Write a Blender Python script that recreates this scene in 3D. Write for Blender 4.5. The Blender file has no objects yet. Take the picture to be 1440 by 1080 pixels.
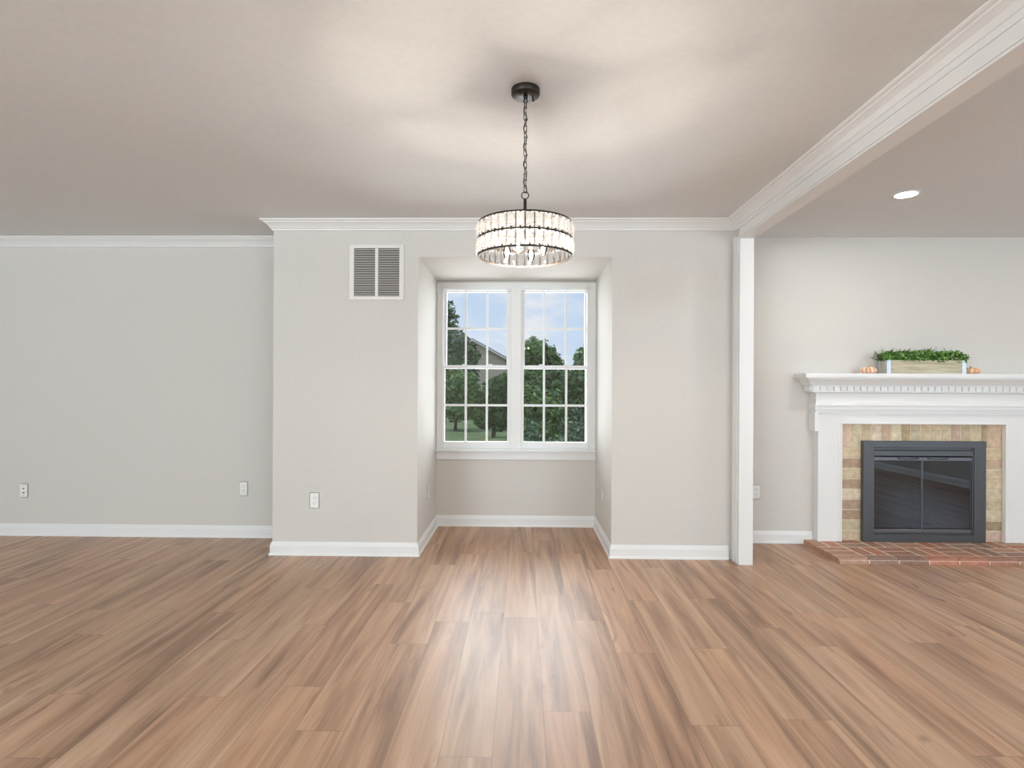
import bpy, bmesh, math, random
from mathutils import Vector, Matrix, noise
R = math.radians
rnd = random.Random(7)
scene = bpy.context.scene
COL = scene.collection

# ------------------------------------------------------------------ camera
H = 1.22
cam = bpy.data.cameras.new('camera')
cam_o = bpy.data.objects.new('camera', cam)
COL.objects.link(cam_o)
cam.sensor_width = 36.0
cam.lens = 20.0
cam.clip_start = 0.05
cam.clip_end = 500
cam.shift_y = 7.0 / 1440.0
cam_o.location = (0, 0, H)
YAW, ROLL = 0.0185, 0.0045
cam_o.matrix_world = (Matrix.Translation((0, 0, H)) @ Matrix.Rotation(YAW, 4, 'Z')
                      @ Matrix.Rotation(R(90), 4, 'X') @ Matrix.Rotation(ROLL, 4, 'Z'))
scene.camera = cam_o

# ------------------------------------------------------------------ render look
scene.view_settings.view_transform = 'Standard'
scene.view_settings.look = 'None'
scene.view_settings.gamma = 1.0
scene.view_settings.use_curve_mapping = False
scene.view_settings.exposure = 0.02
cy = scene.cycles
cy.use_denoising = True
cy.max_bounces = 10
cy.diffuse_bounces = 6
cy.glossy_bounces = 5
cy.transmission_bounces = 8
cy.transparent_max_bounces = 24
cy.caustics_reflective = False
cy.caustics_refractive = False
cy.sample_clamp_indirect = 6.0


def lin(c):
    c = c / 255.0
    return c / 12.92 if c <= 0.04045 else ((c + 0.055) / 1.055) ** 2.4


def rgb(r, g, b):
    return (lin(r), lin(g), lin(b), 1.0)


# ------------------------------------------------------------------ sky
world = bpy.data.worlds.new('sky')
scene.world = world
world.use_nodes = True
nt = world.node_tree
nt.nodes.clear()


def N(t, kind, **kw):
    n = t.nodes.new(kind)
    for k, v in kw.items():
        setattr(n, k, v)
    return n


w_out = N(nt, 'ShaderNodeOutputWorld')
w_bg = N(nt, 'ShaderNodeBackground')
w_tc = N(nt, 'ShaderNodeTexCoord')
w_sep = N(nt, 'ShaderNodeSeparateXYZ')
nt.links.new(w_tc.outputs['Generated'], w_sep.inputs[0])
w_ramp = N(nt, 'ShaderNodeValToRGB')
cr = w_ramp.color_ramp
cr.elements[0].position = 0.0
cr.elements[0].color = rgb(212, 226, 245)
cr.elements[1].position = 0.22
cr.elements[1].color = rgb(190, 216, 245)
e = cr.elements.new(1.0)
e.color = rgb(190, 212, 240)
nt.links.new(w_sep.outputs['Z'], w_ramp.inputs[0])
# clouds: soft white puffs
w_map = N(nt, 'ShaderNodeMapping')
w_map.inputs['Scale'].default_value = (5.0, 5.0, 15.0)
w_map.inputs['Location'].default_value = (0.35, 0.0, 0.55)
nt.links.new(w_tc.outputs['Generated'], w_map.inputs[0])
w_noise = N(nt, 'ShaderNodeTexNoise')
w_noise.inputs['Scale'].default_value = 1.0
w_noise.inputs['Detail'].default_value = 6.0
w_noise.inputs['Roughness'].default_value = 0.55
nt.links.new(w_map.outputs[0], w_noise.inputs['Vector'])
w_cr = N(nt, 'ShaderNodeValToRGB')
w_cr.color_ramp.elements[0].position = 0.46
w_cr.color_ramp.elements[0].color = (0, 0, 0, 1)
w_cr.color_ramp.elements[1].position = 0.60
w_cr.color_ramp.elements[1].color = (0.95, 0.95, 0.95, 1)
nt.links.new(w_noise.outputs['Fac'], w_cr.inputs[0])
w_mix = N(nt, 'ShaderNodeMixRGB')
w_mix.inputs[2].default_value = rgb(238, 239, 246)
nt.links.new(w_cr.outputs[0], w_mix.inputs[0])
nt.links.new(w_ramp.outputs[0], w_mix.inputs[1])
# the sky is brighter overhead than near the horizon
w_str = N(nt, 'ShaderNodeMapRange')
w_str.inputs['From Min'].default_value = 0.22
w_str.inputs['From Max'].default_value = 0.55
w_str.inputs['To Min'].default_value = 1.0
w_str.inputs['To Max'].default_value = 2.0
nt.links.new(w_sep.outputs['Z'], w_str.inputs['Value'])
nt.links.new(w_mix.outputs[0], w_bg.inputs[0])
nt.links.new(w_str.outputs[0], w_bg.inputs[1])
nt.links.new(w_bg.outputs[0], w_out.inputs[0])

# ------------------------------------------------------------------ sun and window daylight


def light(name, kind, loc, energy, color=(1, 1, 1), rot=(0, 0, 0), **kw):
    l = bpy.data.lights.new(name, kind)
    l.energy = energy
    l.color = color
    for k, v in kw.items():
        setattr(l, k, v)
    o = bpy.data.objects.new(name, l)
    o.location = loc
    o.rotation_euler = rot
    COL.objects.link(o)
    return o


light('sun', 'SUN', (0, 0, 30), 2.2, (1.0, 0.95, 0.86), (R(48), 0, R(-88)), angle=R(3))
# daylight entering through the openings in the wall behind the camera
DAY = (0.755, 0.905, 1.0)
OPENINGS = [(-5.2, -2.35, 0.45, 2.2), (2.2, 5.2, 0.45, 2.2)]
POW = [390, 205]
TILT = 44   # upward tilt added to these lights to brighten the ceiling
for (x0, x1, z0, z1), p in zip(OPENINGS, POW):
    light('window_daylight', 'AREA', ((x0 + x1) / 2, -4.62, (z0 + z1) / 2), p, DAY, (R(90 + TILT), 0, 0),
          shape='RECTANGLE', size=x1 - x0, size_y=z1 - z0)

# a side window of the fireplace room, beyond the right edge
SIDE_WIN = (0.1, 1.8, 0.62, 2.1)
light('window_daylight', 'AREA', (5.66, 0.95, 1.36), 26, (0.60, 0.80, 1.0), (0, R(90), 0),
      shape='RECTANGLE', size=1.48, size_y=1.7)
# sky light coming in through the two alcove windows
light('window_daylight', 'AREA', (-0.07, 5.30, 1.45), 66, (0.93, 0.97, 1.0), (R(-90), 0, 0),
      shape='RECTANGLE', size=1.5, size_y=1.6)

# ------------------------------------------------------------------ materials


def mat(name, color, rough=0.5, metal=0.0, spec=0.5, **kw):
    m = bpy.data.materials.new(name)
    m.use_nodes = True
    b = m.node_tree.nodes['Principled BSDF']
    b.inputs['Base Color'].default_value = color
    b.inputs['Roughness'].default_value = rough
    b.inputs['Metallic'].default_value = metal
    b.inputs['Specular IOR Level'].default_value = spec
    for k, v in kw.items():
        b.inputs[k].default_value = v
    return m


def noisy(m, c0, c1, scale=(1, 1, 1), nscale=4.0, detail=4.0, lo=0.35, hi=0.65, bump=0.0, bdist=0.002, rough=None):
    t = m.node_tree
    b = t.nodes['Principled BSDF']
    tc = N(t, 'ShaderNodeTexCoord')
    mp = N(t, 'ShaderNodeMapping')
    mp.inputs['Scale'].default_value = scale
    t.links.new(tc.outputs['Object'], mp.inputs[0])
    nz = N(t, 'ShaderNodeTexNoise')
    nz.inputs['Scale'].default_value = nscale
    nz.inputs['Detail'].default_value = detail
    t.links.new(mp.outputs[0], nz.inputs['Vector'])
    r = N(t, 'ShaderNodeValToRGB')
    r.color_ramp.elements[0].position = lo
    r.color_ramp.elements[0].color = c0
    r.color_ramp.elements[1].position = hi
    r.color_ramp.elements[1].color = c1
    t.links.new(nz.outputs['Fac'], r.inputs[0])
    t.links.new(r.outputs[0], b.inputs['Base Color'])
    if bump:
        bp = N(t, 'ShaderNodeBump')
        bp.inputs['Strength'].default_value = bump
        bp.inputs['Distance'].default_value = bdist
        t.links.new(nz.outputs['Fac'], bp.inputs['Height'])
        t.links.new(bp.outputs[0], b.inputs['Normal'])
    return m


M = {}
M['wall'] = noisy(mat('wall_paint', rgb(220, 216, 210), 0.75, spec=0.25), rgb(215, 211, 205), rgb(218, 214, 208),
                  nscale=60, bump=0.03, bdist=0.001)
M['ceiling'] = noisy(mat('ceiling_paint', rgb(230, 234, 236), 0.9, spec=0.1), rgb(229, 233, 235), rgb(232, 236, 238),
                     nscale=40, bump=0.02, bdist=0.001)
M['trim'] = mat('trim_paint', rgb(237, 237, 236), 0.38, spec=0.4)
M['vinyl'] = mat('window_vinyl', rgb(238, 238, 238), 0.35, spec=0.4)
M['plate'] = mat('outlet_plastic', rgb(240, 239, 236), 0.35)
M['slot'] = mat('outlet_slot', rgb(120, 118, 114), 0.6)
M['dark_slot'] = mat('jack_slot', rgb(70, 68, 66), 0.6)
M['grille'] = mat('grille_enamel', rgb(232, 228, 223), 0.4)
M['duct'] = mat('duct_dark', rgb(52, 48, 44), 0.9)
M['bronze'] = mat('dark_bronze', rgb(62, 56, 50), 0.42, metal=0.75)
M['socket'] = mat('socket_bronze', rgb(90, 78, 66), 0.5, metal=0.5)
M['iron'] = mat('fireplace_iron', rgb(94, 97, 101), 0.40, metal=0.55)
M['iron_rail'] = mat('fireplace_rail', rgb(118, 122, 128), 0.3, metal=0.7)
M['firebox'] = mat('firebox_black', rgb(84, 88, 94), 0.9)
M['steel'] = mat('galvanised_steel', rgb(205, 212, 216), 0.35, metal=0.6)
M['mortar'] = noisy(mat('mortar', rgb(205, 190, 160), 0.95), rgb(206, 194, 168), rgb(226, 215, 190), nscale=60)
M['hearth_mortar'] = noisy(mat('hearth_mortar', rgb(210, 185, 155), 0.95), rgb(222, 206, 182), rgb(238, 226, 206), nscale=60)
M['planter_wood'] = noisy(mat('weathered_wood', rgb(190, 180, 148), 0.8), rgb(180, 170, 146), rgb(208, 201, 176),
                          scale=(4, 30, 40), nscale=1.6, detail=6, bump=0.2)
M['stem'] = mat('pumpkin_stem', rgb(178, 160, 124), 0.8)
M['soil'] = mat('planter_moss', rgb(40, 48, 24), 0.95)
M['bark'] = noisy(mat('bark', rgb(86, 74, 60), 0.95), rgb(64, 54, 44), rgb(104, 90, 74), nscale=8)
M['lawn'] = noisy(mat('lawn_grass', rgb(104, 132, 80), 0.95, spec=0.1), rgb(78, 96, 64), rgb(104, 120, 86), nscale=0.7)
M['shingle'] = noisy(mat('roof_shingle', rgb(150, 152, 156), 0.95, spec=0.1), rgb(138, 140, 144), rgb(164, 166, 170), nscale=6)
M['housewall'] = noisy(mat('house_siding', rgb(190, 176, 158), 0.9, spec=0.1), rgb(158, 148, 134), rgb(176, 166, 150),
                       scale=(.2, .2, 6), nscale=2.0)
M['fascia'] = mat('house_fascia', rgb(196, 192, 186), 0.7)
M['house_glass'] = mat('house_window_glass', rgb(70, 80, 90), 0.1)

def attr_mat(name, rough, spec=0.4, noise_amt=0.0, nscale=30.0, translucent=0.0):
    """Base colour from the mesh's own colour attribute (one colour per brick, leaf or rib)."""
    m = bpy.data.materials.new(name)
    m.use_nodes = True
    t = m.node_tree
    b = t.nodes['Principled BSDF']
    b.inputs['Roughness'].default_value = rough
    b.inputs['Specular IOR Level'].default_value = spec
    a = N(t, 'ShaderNodeAttribute', attribute_name='Col')
    src = a.outputs['Color']
    if noise_amt:
        tc = N(t, 'ShaderNodeTexCoord')
        nz = N(t, 'ShaderNodeTexNoise')
        nz.inputs['Scale'].default_value = nscale
        nz.inputs['Detail'].default_value = 5
        t.links.new(tc.outputs['Object'], nz.inputs['Vector'])
        mr = N(t, 'ShaderNodeMapRange')
        mr.inputs['From Min'].default_value = 0.3
        mr.inputs['From Max'].default_value = 0.7
        mr.inputs['To Min'].default_value = 1 - noise_amt
        mr.inputs['To Max'].default_value = 1 + noise_amt
        t.links.new(nz.outputs['Fac'], mr.inputs['Value'])
        mx = N(t, 'ShaderNodeMixRGB', blend_type='MULTIPLY')
        mx.inputs[0].default_value = 1
        t.links.new(src, mx.inputs[1])
        t.links.new(mr.outputs[0], mx.inputs[2])
        src = mx.outputs[0]
        bp = N(t, 'ShaderNodeBump')
        bp.inputs['Strength'].default_value = 0.35
        bp.inputs['Distance'].default_value = 0.003
        t.links.new(nz.outputs['Fac'], bp.inputs['Height'])
        t.links.new(bp.outputs[0], b.inputs['Normal'])
    t.links.new(src, b.inputs['Base Color'])
    if translucent:
        tr = N(t, 'ShaderNodeBsdfTranslucent')
        t.links.new(src, tr.inputs['Color'])
        ms = N(t, 'ShaderNodeMixShader')
        ms.inputs[0].default_value = translucent
        t.links.new(b.outputs[0], ms.inputs[1])
        t.links.new(tr.outputs[0], ms.inputs[2])
        t.links.new(ms.outputs[0], t.nodes['Material Output'].inputs[0])
    return m


M['brick'] = attr_mat('beige_brick', 0.9, 0.2, 0.16, 26)
M['hearth_brick'] = attr_mat('red_brick', 0.8, 0.3, 0.16, 30)
M['leaf'] = attr_mat('tree_leaf', 0.6, 0.3, translucent=0.25)
M['planter_leaf'] = attr_mat('planter_leaf', 0.5, 0.35, translucent=0.25)
M['pumpkin'] = attr_mat('pumpkin_skin', 0.45, 0.4)


def glass_mat(name, tint=(1, 1, 1, 1), refl=0.06, rough=0.0, gcol=(1, 1, 1, 1)):
    m = bpy.data.materials.new(name)
    m.use_nodes = True
    t = m.node_tree
    t.nodes.clear()
    out = N(t, 'ShaderNodeOutputMaterial')
    tr = N(t, 'ShaderNodeBsdfTransparent')
    tr.inputs[0].default_value = tint
    gl = N(t, 'ShaderNodeBsdfGlossy')
    gl.inputs['Roughness'].default_value = rough
    gl.inputs['Color'].default_value = gcol
    fr = N(t, 'ShaderNodeFresnel')
    fr.inputs['IOR'].default_value = 1.45
    mr = N(t, 'ShaderNodeMath', operation='MULTIPLY')
    mr.inputs[1].default_value = refl / 0.034
    mr.use_clamp = True
    t.links.new(fr.outputs[0], mr.inputs[0])
    mx = N(t, 'ShaderNodeMixShader')
    t.links.new(mr.outputs[0], mx.inputs[0])
    t.links.new(tr.outputs[0], mx.inputs[1])
    t.links.new(gl.outputs[0], mx.inputs[2])
    t.links.new(mx.outputs[0], out.inputs[0])
    return m


M['glass'] = glass_mat('window_glass', (0.97, 0.98, 0.98, 1), 0.03)
M['fire_glass'] = glass_mat('smoked_glass', (0.15, 0.21, 0.31, 1), 0.10, gcol=(0.86, 0.93, 1.0, 1))
M['bulb_glass'] = glass_mat('bulb_glass', (1, 0.98, 0.95, 1), 0.04)


def crystal_mat():
    m = bpy.data.materials.new('cut_crystal')
    m.use_nodes = True
    t = m.node_tree
    t.nodes.clear()
    out = N(t, 'ShaderNodeOutputMaterial')
    tr = N(t, 'ShaderNodeBsdfTransparent')
    tr.inputs[0].default_value = (0.98, 0.98, 0.98, 1)
    gs = N(t, 'ShaderNodeBsdfGlass')
    gs.inputs['IOR'].default_value = 1.52
    gs.inputs['Roughness'].default_value = 0.02
    tl = N(t, 'ShaderNodeBsdfTranslucent')
    tl.inputs[0].default_value = (0.95, 0.95, 0.95, 1)
    m1 = N(t, 'ShaderNodeMixShader')
    m1.inputs[0].default_value = 0.11
    t.links.new(gs.outputs[0], m1.inputs[1])
    t.links.new(tl.outputs[0], m1.inputs[2])
    m2 = N(t, 'ShaderNodeMixShader')
    lw = N(t, 'ShaderNodeLayerWeight')
    lw.inputs['Blend'].default_value = 0.5
    mr = N(t, 'ShaderNodeMapRange')
    mr.inputs['To Min'].default_value = 0.30
    mr.inputs['To Max'].default_value = 0.85
    t.links.new(lw.outputs['Facing'], mr.inputs['Value'])
    t.links.new(mr.outputs[0], m2.inputs[0])
    t.links.new(tr.outputs[0], m2.inputs[1])
    t.links.new(m1.outputs[0], m2.inputs[2])
    t.links.new(m2.outputs[0], out.inputs[0])
    return m


M['crystal'] = crystal_mat()


def emit_mat(name, color, strength):
    m = bpy.data.materials.new(name)
    m.use_nodes = True
    t = m.node_tree
    t.nodes.clear()
    out = N(t, 'ShaderNodeOutputMaterial')
    em = N(t, 'ShaderNodeEmission')
    em.inputs[0].default_value = color
    em.inputs[1].default_value = strength
    t.links.new(em.outputs[0], out.inputs[0])
    return m


M['filament'] = emit_mat('bulb_filament', (1.0, 0.88, 0.77, 1), 1750)
M['led'] = emit_mat('downlight_led', (1.0, 0.96, 0.90, 1), 250)


def floor_mat():
    m = bpy.data.materials.new('oak_vinyl_plank')
    m.use_nodes = True
    t = m.node_tree
    L = t.links.new
    b = t.nodes['Principled BSDF']
    tc = N(t, 'ShaderNodeTexCoord')
    sp = N(t, 'ShaderNodeSeparateXYZ')
    L(tc.outputs['Object'], sp.inputs[0])

    def math_(op, a, bb=None, c=None):
        n = N(t, 'ShaderNodeMath', operation=op)
        for i, v in enumerate((a, bb, c)):
            if v is None:
                continue
            if isinstance(v, (int, float)):
                n.inputs[i].default_value = v
            else:
                L(v, n.inputs[i])
        return n.outputs[0]
    PW, PL = 0.178, 1.22
    u = math_('DIVIDE', math_('ADD', sp.outputs['X'], 20.03), PW)
    col = math_('FLOOR', u)
    wn = N(t, 'ShaderNodeTexWhiteNoise', noise_dimensions='1D')
    L(col, wn.inputs['W'])
    v = math_('ADD', math_('DIVIDE', math_('ADD', sp.outputs['Y'], 20.0), PL), wn.outputs['Value'])
    row = math_('FLOOR', v)
    cid = N(t, 'ShaderNodeCombineXYZ')
    L(col, cid.inputs[0])
    L(row, cid.inputs[1])
    wid = N(t, 'ShaderNodeTexWhiteNoise', noise_dimensions='3D')
    L(cid.outputs[0], wid.inputs['Vector'])
    fu, fv = math_('FRACT', u), math_('FRACT', v)
    # wood streaks, shifted for every plank
    off = N(t, 'ShaderNodeVectorMath', operation='SCALE')
    L(wid.outputs['Color'], off.inputs[0])
    off.inputs['Scale'].default_value = 37.0
    def streak(sx, sy, detail, rough, dist):
        mp = N(t, 'ShaderNodeMapping')
        mp.inputs['Scale'].default_value = (sx, sy, 1)
        L(tc.outputs['Object'], mp.inputs[0])
        ad = N(t, 'ShaderNodeVectorMath', operation='ADD')
        L(mp.outputs[0], ad.inputs[0])
        L(off.outputs[0], ad.inputs[1])
        nz = N(t, 'ShaderNodeTexNoise')
        nz.inputs['Scale'].default_value = 1.0
        nz.inputs['Detail'].default_value = detail
        nz.inputs['Roughness'].default_value = rough
        nz.inputs['Distortion'].default_value = dist
        L(ad.outputs[0], nz.inputs['Vector'])
        return nz.outputs['Fac']
    broad = streak(12.0, 0.75, 4.0, 0.55, 0.9)
    fine = streak(95.0, 2.6, 5.0, 0.6, 0.2)
    spots = streak(12.0, 2.6, 2.0, 0.5, 1.2)
    ramp = N(t, 'ShaderNodeValToRGB')
    c = ramp.color_ramp
    c.elements[0].position = 0.30
    c.elements[0].color = rgb(126, 93, 69)
    c.elements[1].position = 0.72
    c.elements[1].color = rgb(216, 180, 149)
    e = c.elements.new(0.50)
    e.color = rgb(182, 144, 114)
    mixv = math_('ADD', math_('MULTIPLY', broad, 0.80), math_('MULTIPLY', fine, 0.20))
    pv = math_('ADD', mixv, math_('MULTIPLY', math_('SUBTRACT', wid.outputs['Value'], 0.5), 0.06))
    L(pv, ramp.inputs[0])
    # occasional darker knots
    kn = N(t, 'ShaderNodeMapRange')
    kn.inputs['From Min'].default_value = 0.67
    kn.inputs['From Max'].default_value = 0.78
    kn.inputs['To Min'].default_value = 0.0
    kn.inputs['To Max'].default_value = 0.55
    L(spots, kn.inputs['Value'])
    km = N(t, 'ShaderNodeMixRGB')
    L(kn.outputs[0], km.inputs[0])
    L(ramp.outputs[0], km.inputs[1])
    km.inputs[2].default_value = rgb(104, 76, 60)
    # hue drift per plank: some rosier, some greyer
    hs = N(t, 'ShaderNodeMixRGB')
    hs.blend_type = 'MULTIPLY'
    hr = N(t, 'ShaderNodeValToRGB')
    hr.color_ramp.elements[0].color = (0.97, 1.0, 1.0, 1)
    hr.color_ramp.elements[1].color = (1.03, 0.965, 0.94, 1)
    sx = N(t, 'ShaderNodeSeparateColor')
    L(wid.outputs['Color'], sx.inputs[0])
    L(sx.outputs[1], hr.inputs[0])
    hs.inputs[0].default_value = 1.0
    L(km.outputs[0], hs.inputs[1])
    L(hr.outputs[0], hs.inputs[2])
    # bevelled seams
    eu = math_('MULTIPLY', math_('MINIMUM', fu, math_('SUBTRACT', 1.0, fu)), PW)
    ev = math_('MULTIPLY', math_('MINIMUM', fv, math_('SUBTRACT', 1.0, fv)), PL)
    d = math_('MINIMUM', eu, ev)
    sm = N(t, 'ShaderNodeMapRange')
    sm.inputs['From Min'].default_value = 0.0006
    sm.inputs['From Max'].default_value = 0.0022
    sm.inputs['To Min'].default_value = 0.45
    sm.inputs['To Max'].default_value = 0.0
    L(d, sm.inputs['Value'])
    se = N(t, 'ShaderNodeMixRGB')
    L(sm.outputs[0], se.inputs[0])
    L(hs.outputs[0], se.inputs[1])
    se.inputs[2].default_value = rgb(84, 60, 46)
    L(se.outputs[0], b.inputs['Base Color'])
    rr = N(t, 'ShaderNodeMapRange')
    rr.inputs['To Min'].default_value = 0.34
    rr.inputs['To Max'].default_value = 0.46
    L(fine, rr.inputs['Value'])
    L(rr.outputs[0], b.inputs['Roughness'])
    b.inputs['Specular IOR Level'].default_value = 0.8
    bp = N(t, 'ShaderNodeBump')
    bp.inputs['Strength'].default_value = 0.10
    bp.inputs['Distance'].default_value = 0.002
    hh = math_('SUBTRACT', fine, math_('MULTIPLY', sm.outputs[0], 1.5))
    L(hh, bp.inputs['Height'])
    L(bp.outputs[0], b.inputs['Normal'])
    return m


M['floor'] = floor_mat()

# ------------------------------------------------------------------ mesh helpers


class MB:
    """Collects shapes into one mesh."""

    def __init__(self):
        self.bm = bmesh.new()
        self.cl = None

    def colors(self):
        self.cl = self.bm.loops.layers.float_color.new('Col')
        return self

    def _paint(self, faces, color):
        if self.cl is not None and color is not None:
            for f in faces:
                for l in f.loops:
                    l[self.cl] = color

    def box(self, x0, x1, y0, y1, z0, z1, bevel=0.0, seg=1, color=None, mtx=None):
        bm = bmesh.new()
        bmesh.ops.create_cube(bm, size=1.0)
        for v in bm.verts:
            v.co = Vector((x0 + (v.co.x + .5) * (x1 - x0), y0 + (v.co.y + .5) * (y1 - y0), z0 + (v.co.z + .5) * (z1 - z0)))
        if bevel:
            bmesh.ops.bevel(bm, geom=bm.edges[:], offset=bevel, segments=seg, affect='EDGES', clamp_overlap=True)
        if mtx is not None:
            bmesh.ops.transform(bm, matrix=mtx, verts=bm.verts)
        self._merge(bm, color)
        return self

    def _merge(self, bm, color=None):
        vm = {}
        for v in bm.verts:
            vm[v] = self.bm.verts.new(v.co)
        fs = []
        for f in bm.faces:
            try:
                nf = self.bm.faces.new([vm[v] for v in f.verts])
                nf.smooth = f.smooth
                fs.append(nf)
            except ValueError:
                pass
        self._paint(fs, color)
        bm.free()

    def face(self, pts, color=None, smooth=False):
        f = self.bm.faces.new([self.bm.verts.new(p) for p in pts])
        f.smooth = smooth
        self._paint([f], color)
        return f

    def prism(self, pts2, axis, a0, a1, color=None):
        """extrude polygon pts2 along axis ('x','y','z'); pts2 hold the other two coords in order."""
        def P(p, a):
            return {'x': (a, p[0], p[1]), 'y': (p[0], a, p[1]), 'z': (p[0], p[1], a)}[axis]
        lo = [self.bm.verts.new(P(p, a0)) for p in pts2]
        hi = [self.bm.verts.new(P(p, a1)) for p in pts2]
        n = len(pts2)
        fs = [self.bm.faces.new(lo[::-1]), self.bm.faces.new(hi)]
        for i in range(n):
            fs.append(self.bm.faces.new([lo[i], lo[(i + 1) % n], hi[(i + 1) % n], hi[i]]))
        self._paint(fs, color)
        return self

    def sweep(self, prof, path, closed_ends=True):
        """sweep profile [(offset, z)] along a plan path; offset is to the right of travel, corners mitred."""
        n = len(path)
        dirs = []
        for i in range(n - 1):
            d = Vector((path[i + 1][0] - path[i][0], path[i + 1][1] - path[i][1]))
            dirs.append(d.normalized())
        rings = []
        for i in range(n):
            rights = []
            if i > 0:
                rights.append(Vector((dirs[i - 1].y, -dirs[i - 1].x)))
            if i < n - 1:
                rights.append(Vector((dirs[i].y, -dirs[i].x)))
            if len(rights) == 2:
                mvec = (rights[0] + rights[1])
                mvec = mvec / (1 + rights[0].dot(rights[1]))
            else:
                mvec = rights[0]
            rings.append([self.bm.verts.new((path[i][0] + mvec.x * o, path[i][1] + mvec.y * o, z)) for o, z in prof])
        k = len(prof)
        for i in range(n - 1):
            for j in range(k):
                self.bm.faces.new([rings[i][j], rings[i + 1][j], rings[i + 1][(j + 1) % k], rings[i][(j + 1) % k]])
        if closed_ends:
            self.bm.faces.new(rings[0])
            self.bm.faces.new(rings[-1][::-1])
        return self

    def lathe(self, prof, seg=32, center=(0, 0, 0), smooth=True, color=None):
        rings = []
        for r, z in prof:
            if r < 1e-6:
                rings.append([self.bm.verts.new((center[0], center[1], center[2] + z))])
            else:
                rings.append([self.bm.verts.new((center[0] + r * math.cos(2 * math.pi * i / seg),
                                                 center[1] + r * math.sin(2 * math.pi * i / seg), center[2] + z)) for i in range(seg)])
        fs = []
        for a, b in zip(rings, rings[1:]):
            for i in range(seg):
                j = (i + 1) % seg
                if len(a) == 1 and len(b) == 1:
                    continue
                if len(a) == 1:
                    vs = [a[0], b[i], b[j]]
                elif len(b) == 1:
                    vs = [a[i], a[j], b[0]]
                else:
                    vs = [a[i], a[j], b[j], b[i]]
                f = self.bm.faces.new(vs)
                f.smooth = smooth
                fs.append(f)
        self._paint(fs, color)
        return self

    def tube(self, pts, r, seg=8, closed=False, taper=None, smooth=True):
        pts = [Vector(p) for p in pts]
        n = len(pts)
        rings = []
        prev = None
        for i, p in enumerate(pts):
            if closed:
                t = (pts[(i + 1) % n] - pts[i - 1]).normalized()
            else:
                t = (pts[min(i + 1, n - 1)] - pts[max(i - 1, 0)]).normalized()
            if prev is None:
                up = Vector((0, 0, 1)) if abs(t.z) < .9 else Vector((1, 0, 0))
                x = t.cross(up).normalized()
            else:
                x = (prev - t * prev.dot(t)).normalized()
            prev = x
            y = t.cross(x)
            rr = r if taper is None else r + (taper - r) * i / (n - 1)
            rings.append([self.bm.verts.new(p + (x * math.cos(2 * math.pi * k / seg) + y * math.sin(2 * math.pi * k / seg)) * rr) for k in range(seg)])
        m = n if closed else n - 1
        for i in range(m):
            a, b = rings[i], rings[(i + 1) % n]
            for k in range(seg):
                f = self.bm.faces.new([a[k], a[(k + 1) % seg], b[(k + 1) % seg], b[k]])
                f.smooth = smooth
        if not closed:
            self.bm.faces.new(rings[0][::-1])
            self.bm.faces.new(rings[-1])
        return self

    def mesh(self, name, m):
        bmesh.ops.recalc_face_normals(self.bm, faces=self.bm.faces[:])
        me = bpy.data.meshes.new(name)
        self.bm.to_mesh(me)
        self.bm.free()
        me.materials.append(m)
        return me

    def build(self, name, m, parent=None, loc=None):
        """one object; vertices are given in world space (or in the parent's space when the parent is not at the origin)."""
        o = bpy.data.objects.new(name, self.mesh(name, m))
        COL.objects.link(o)
        if loc is not None:
            o.location = loc
        if parent is not None:
            o.parent = parent
        return o


def tag(o, label=None, cat=None, group=None, kind=None):
    if label:
        o['label'] = label
    if cat:
        o['category'] = cat
    if group:
        o['group'] = group
    if kind:
        o['kind'] = kind
    return o


def empty(name, loc=(0, 0, 0), rz=0.0):
    o = bpy.data.objects.new(name, None)
    o.empty_display_size = 0.1
    COL.objects.link(o)
    o.location = loc
    o.rotation_euler = (0, 0, rz)
    return o


def struct(o, label, cat):
    return tag(o, label, cat, kind='structure')


def copy_tree(o, parent=None):
    c = o.copy()
    COL.objects.link(c)
    c.parent = parent
    for ch in list(o.children):
        copy_tree(ch, c)
    return c


# ------------------------------------------------------------------ the room shell
CEIL = 2.44
YC, YL, YA, YF = 4.13, 4.60, 5.05, 4.585       # centre wall, left wall, alcove wall, fireplace wall
XL, XA0, XA1, XP = -1.825, -0.763, 0.647, 1.61  # left corner, alcove sides, partition's right face
YR = -4.55                                       # wall behind the camera
XW, XE = -5.7, 5.6

struct(MB().box(XW, XE, YR - .1, 5.12, -0.12, 0.0).build('floor', M['floor']),
       'brown oak plank floor running toward the window', 'floor')
struct(MB().box(XW, XE, YR - .1, 5.2, CEIL, CEIL + .18).build('ceiling', M['ceiling']),
       'smooth off-white ceiling over both rooms', 'ceiling')
b = MB()
b.box(XL, XA0, YC, 5.2, 0, CEIL)
b.box(XA1, XP, YC, 5.2, 0, CEIL)
b.box(XA0, XA1, YC, YA, 2.178, CEIL)
# alcove end wall around the window openings
WZ0, WZ1 = 0.69, 2.112
b.box(XA0, -0.722, YA, 5.2, 0, CEIL)
b.box(0.584, XA1, YA, 5.2, 0, CEIL)
b.box(-0.722, 0.584, YA, 5.2, 0, WZ0)
b.box(-0.722, 0.584, YA, 5.2, WZ1, CEIL)
struct(b.build('wall_back', M['wall']), 'pale greige wall with the deep window alcove', 'wall')
struct(MB().box(XW, XL, YL, 5.2, 0, CEIL).build('wall_left', M['wall']),
       'pale greige recessed wall left of the alcove wall', 'wall')
b = MB()
b.box(XP, 2.70, YF, 5.2, 0, CEIL)
b.box(3.59, XE, YF, 5.2, 0, CEIL)
b.box(2.70, 3.59, YF, 5.2, 0.80, CEIL)
b.box(2.70, 3.59, 5.1, 5.2, 0.0, 0.80)
struct(b.build('wall_right', M['wall']), 'pale greige wall behind the fireplace', 'wall')
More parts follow.
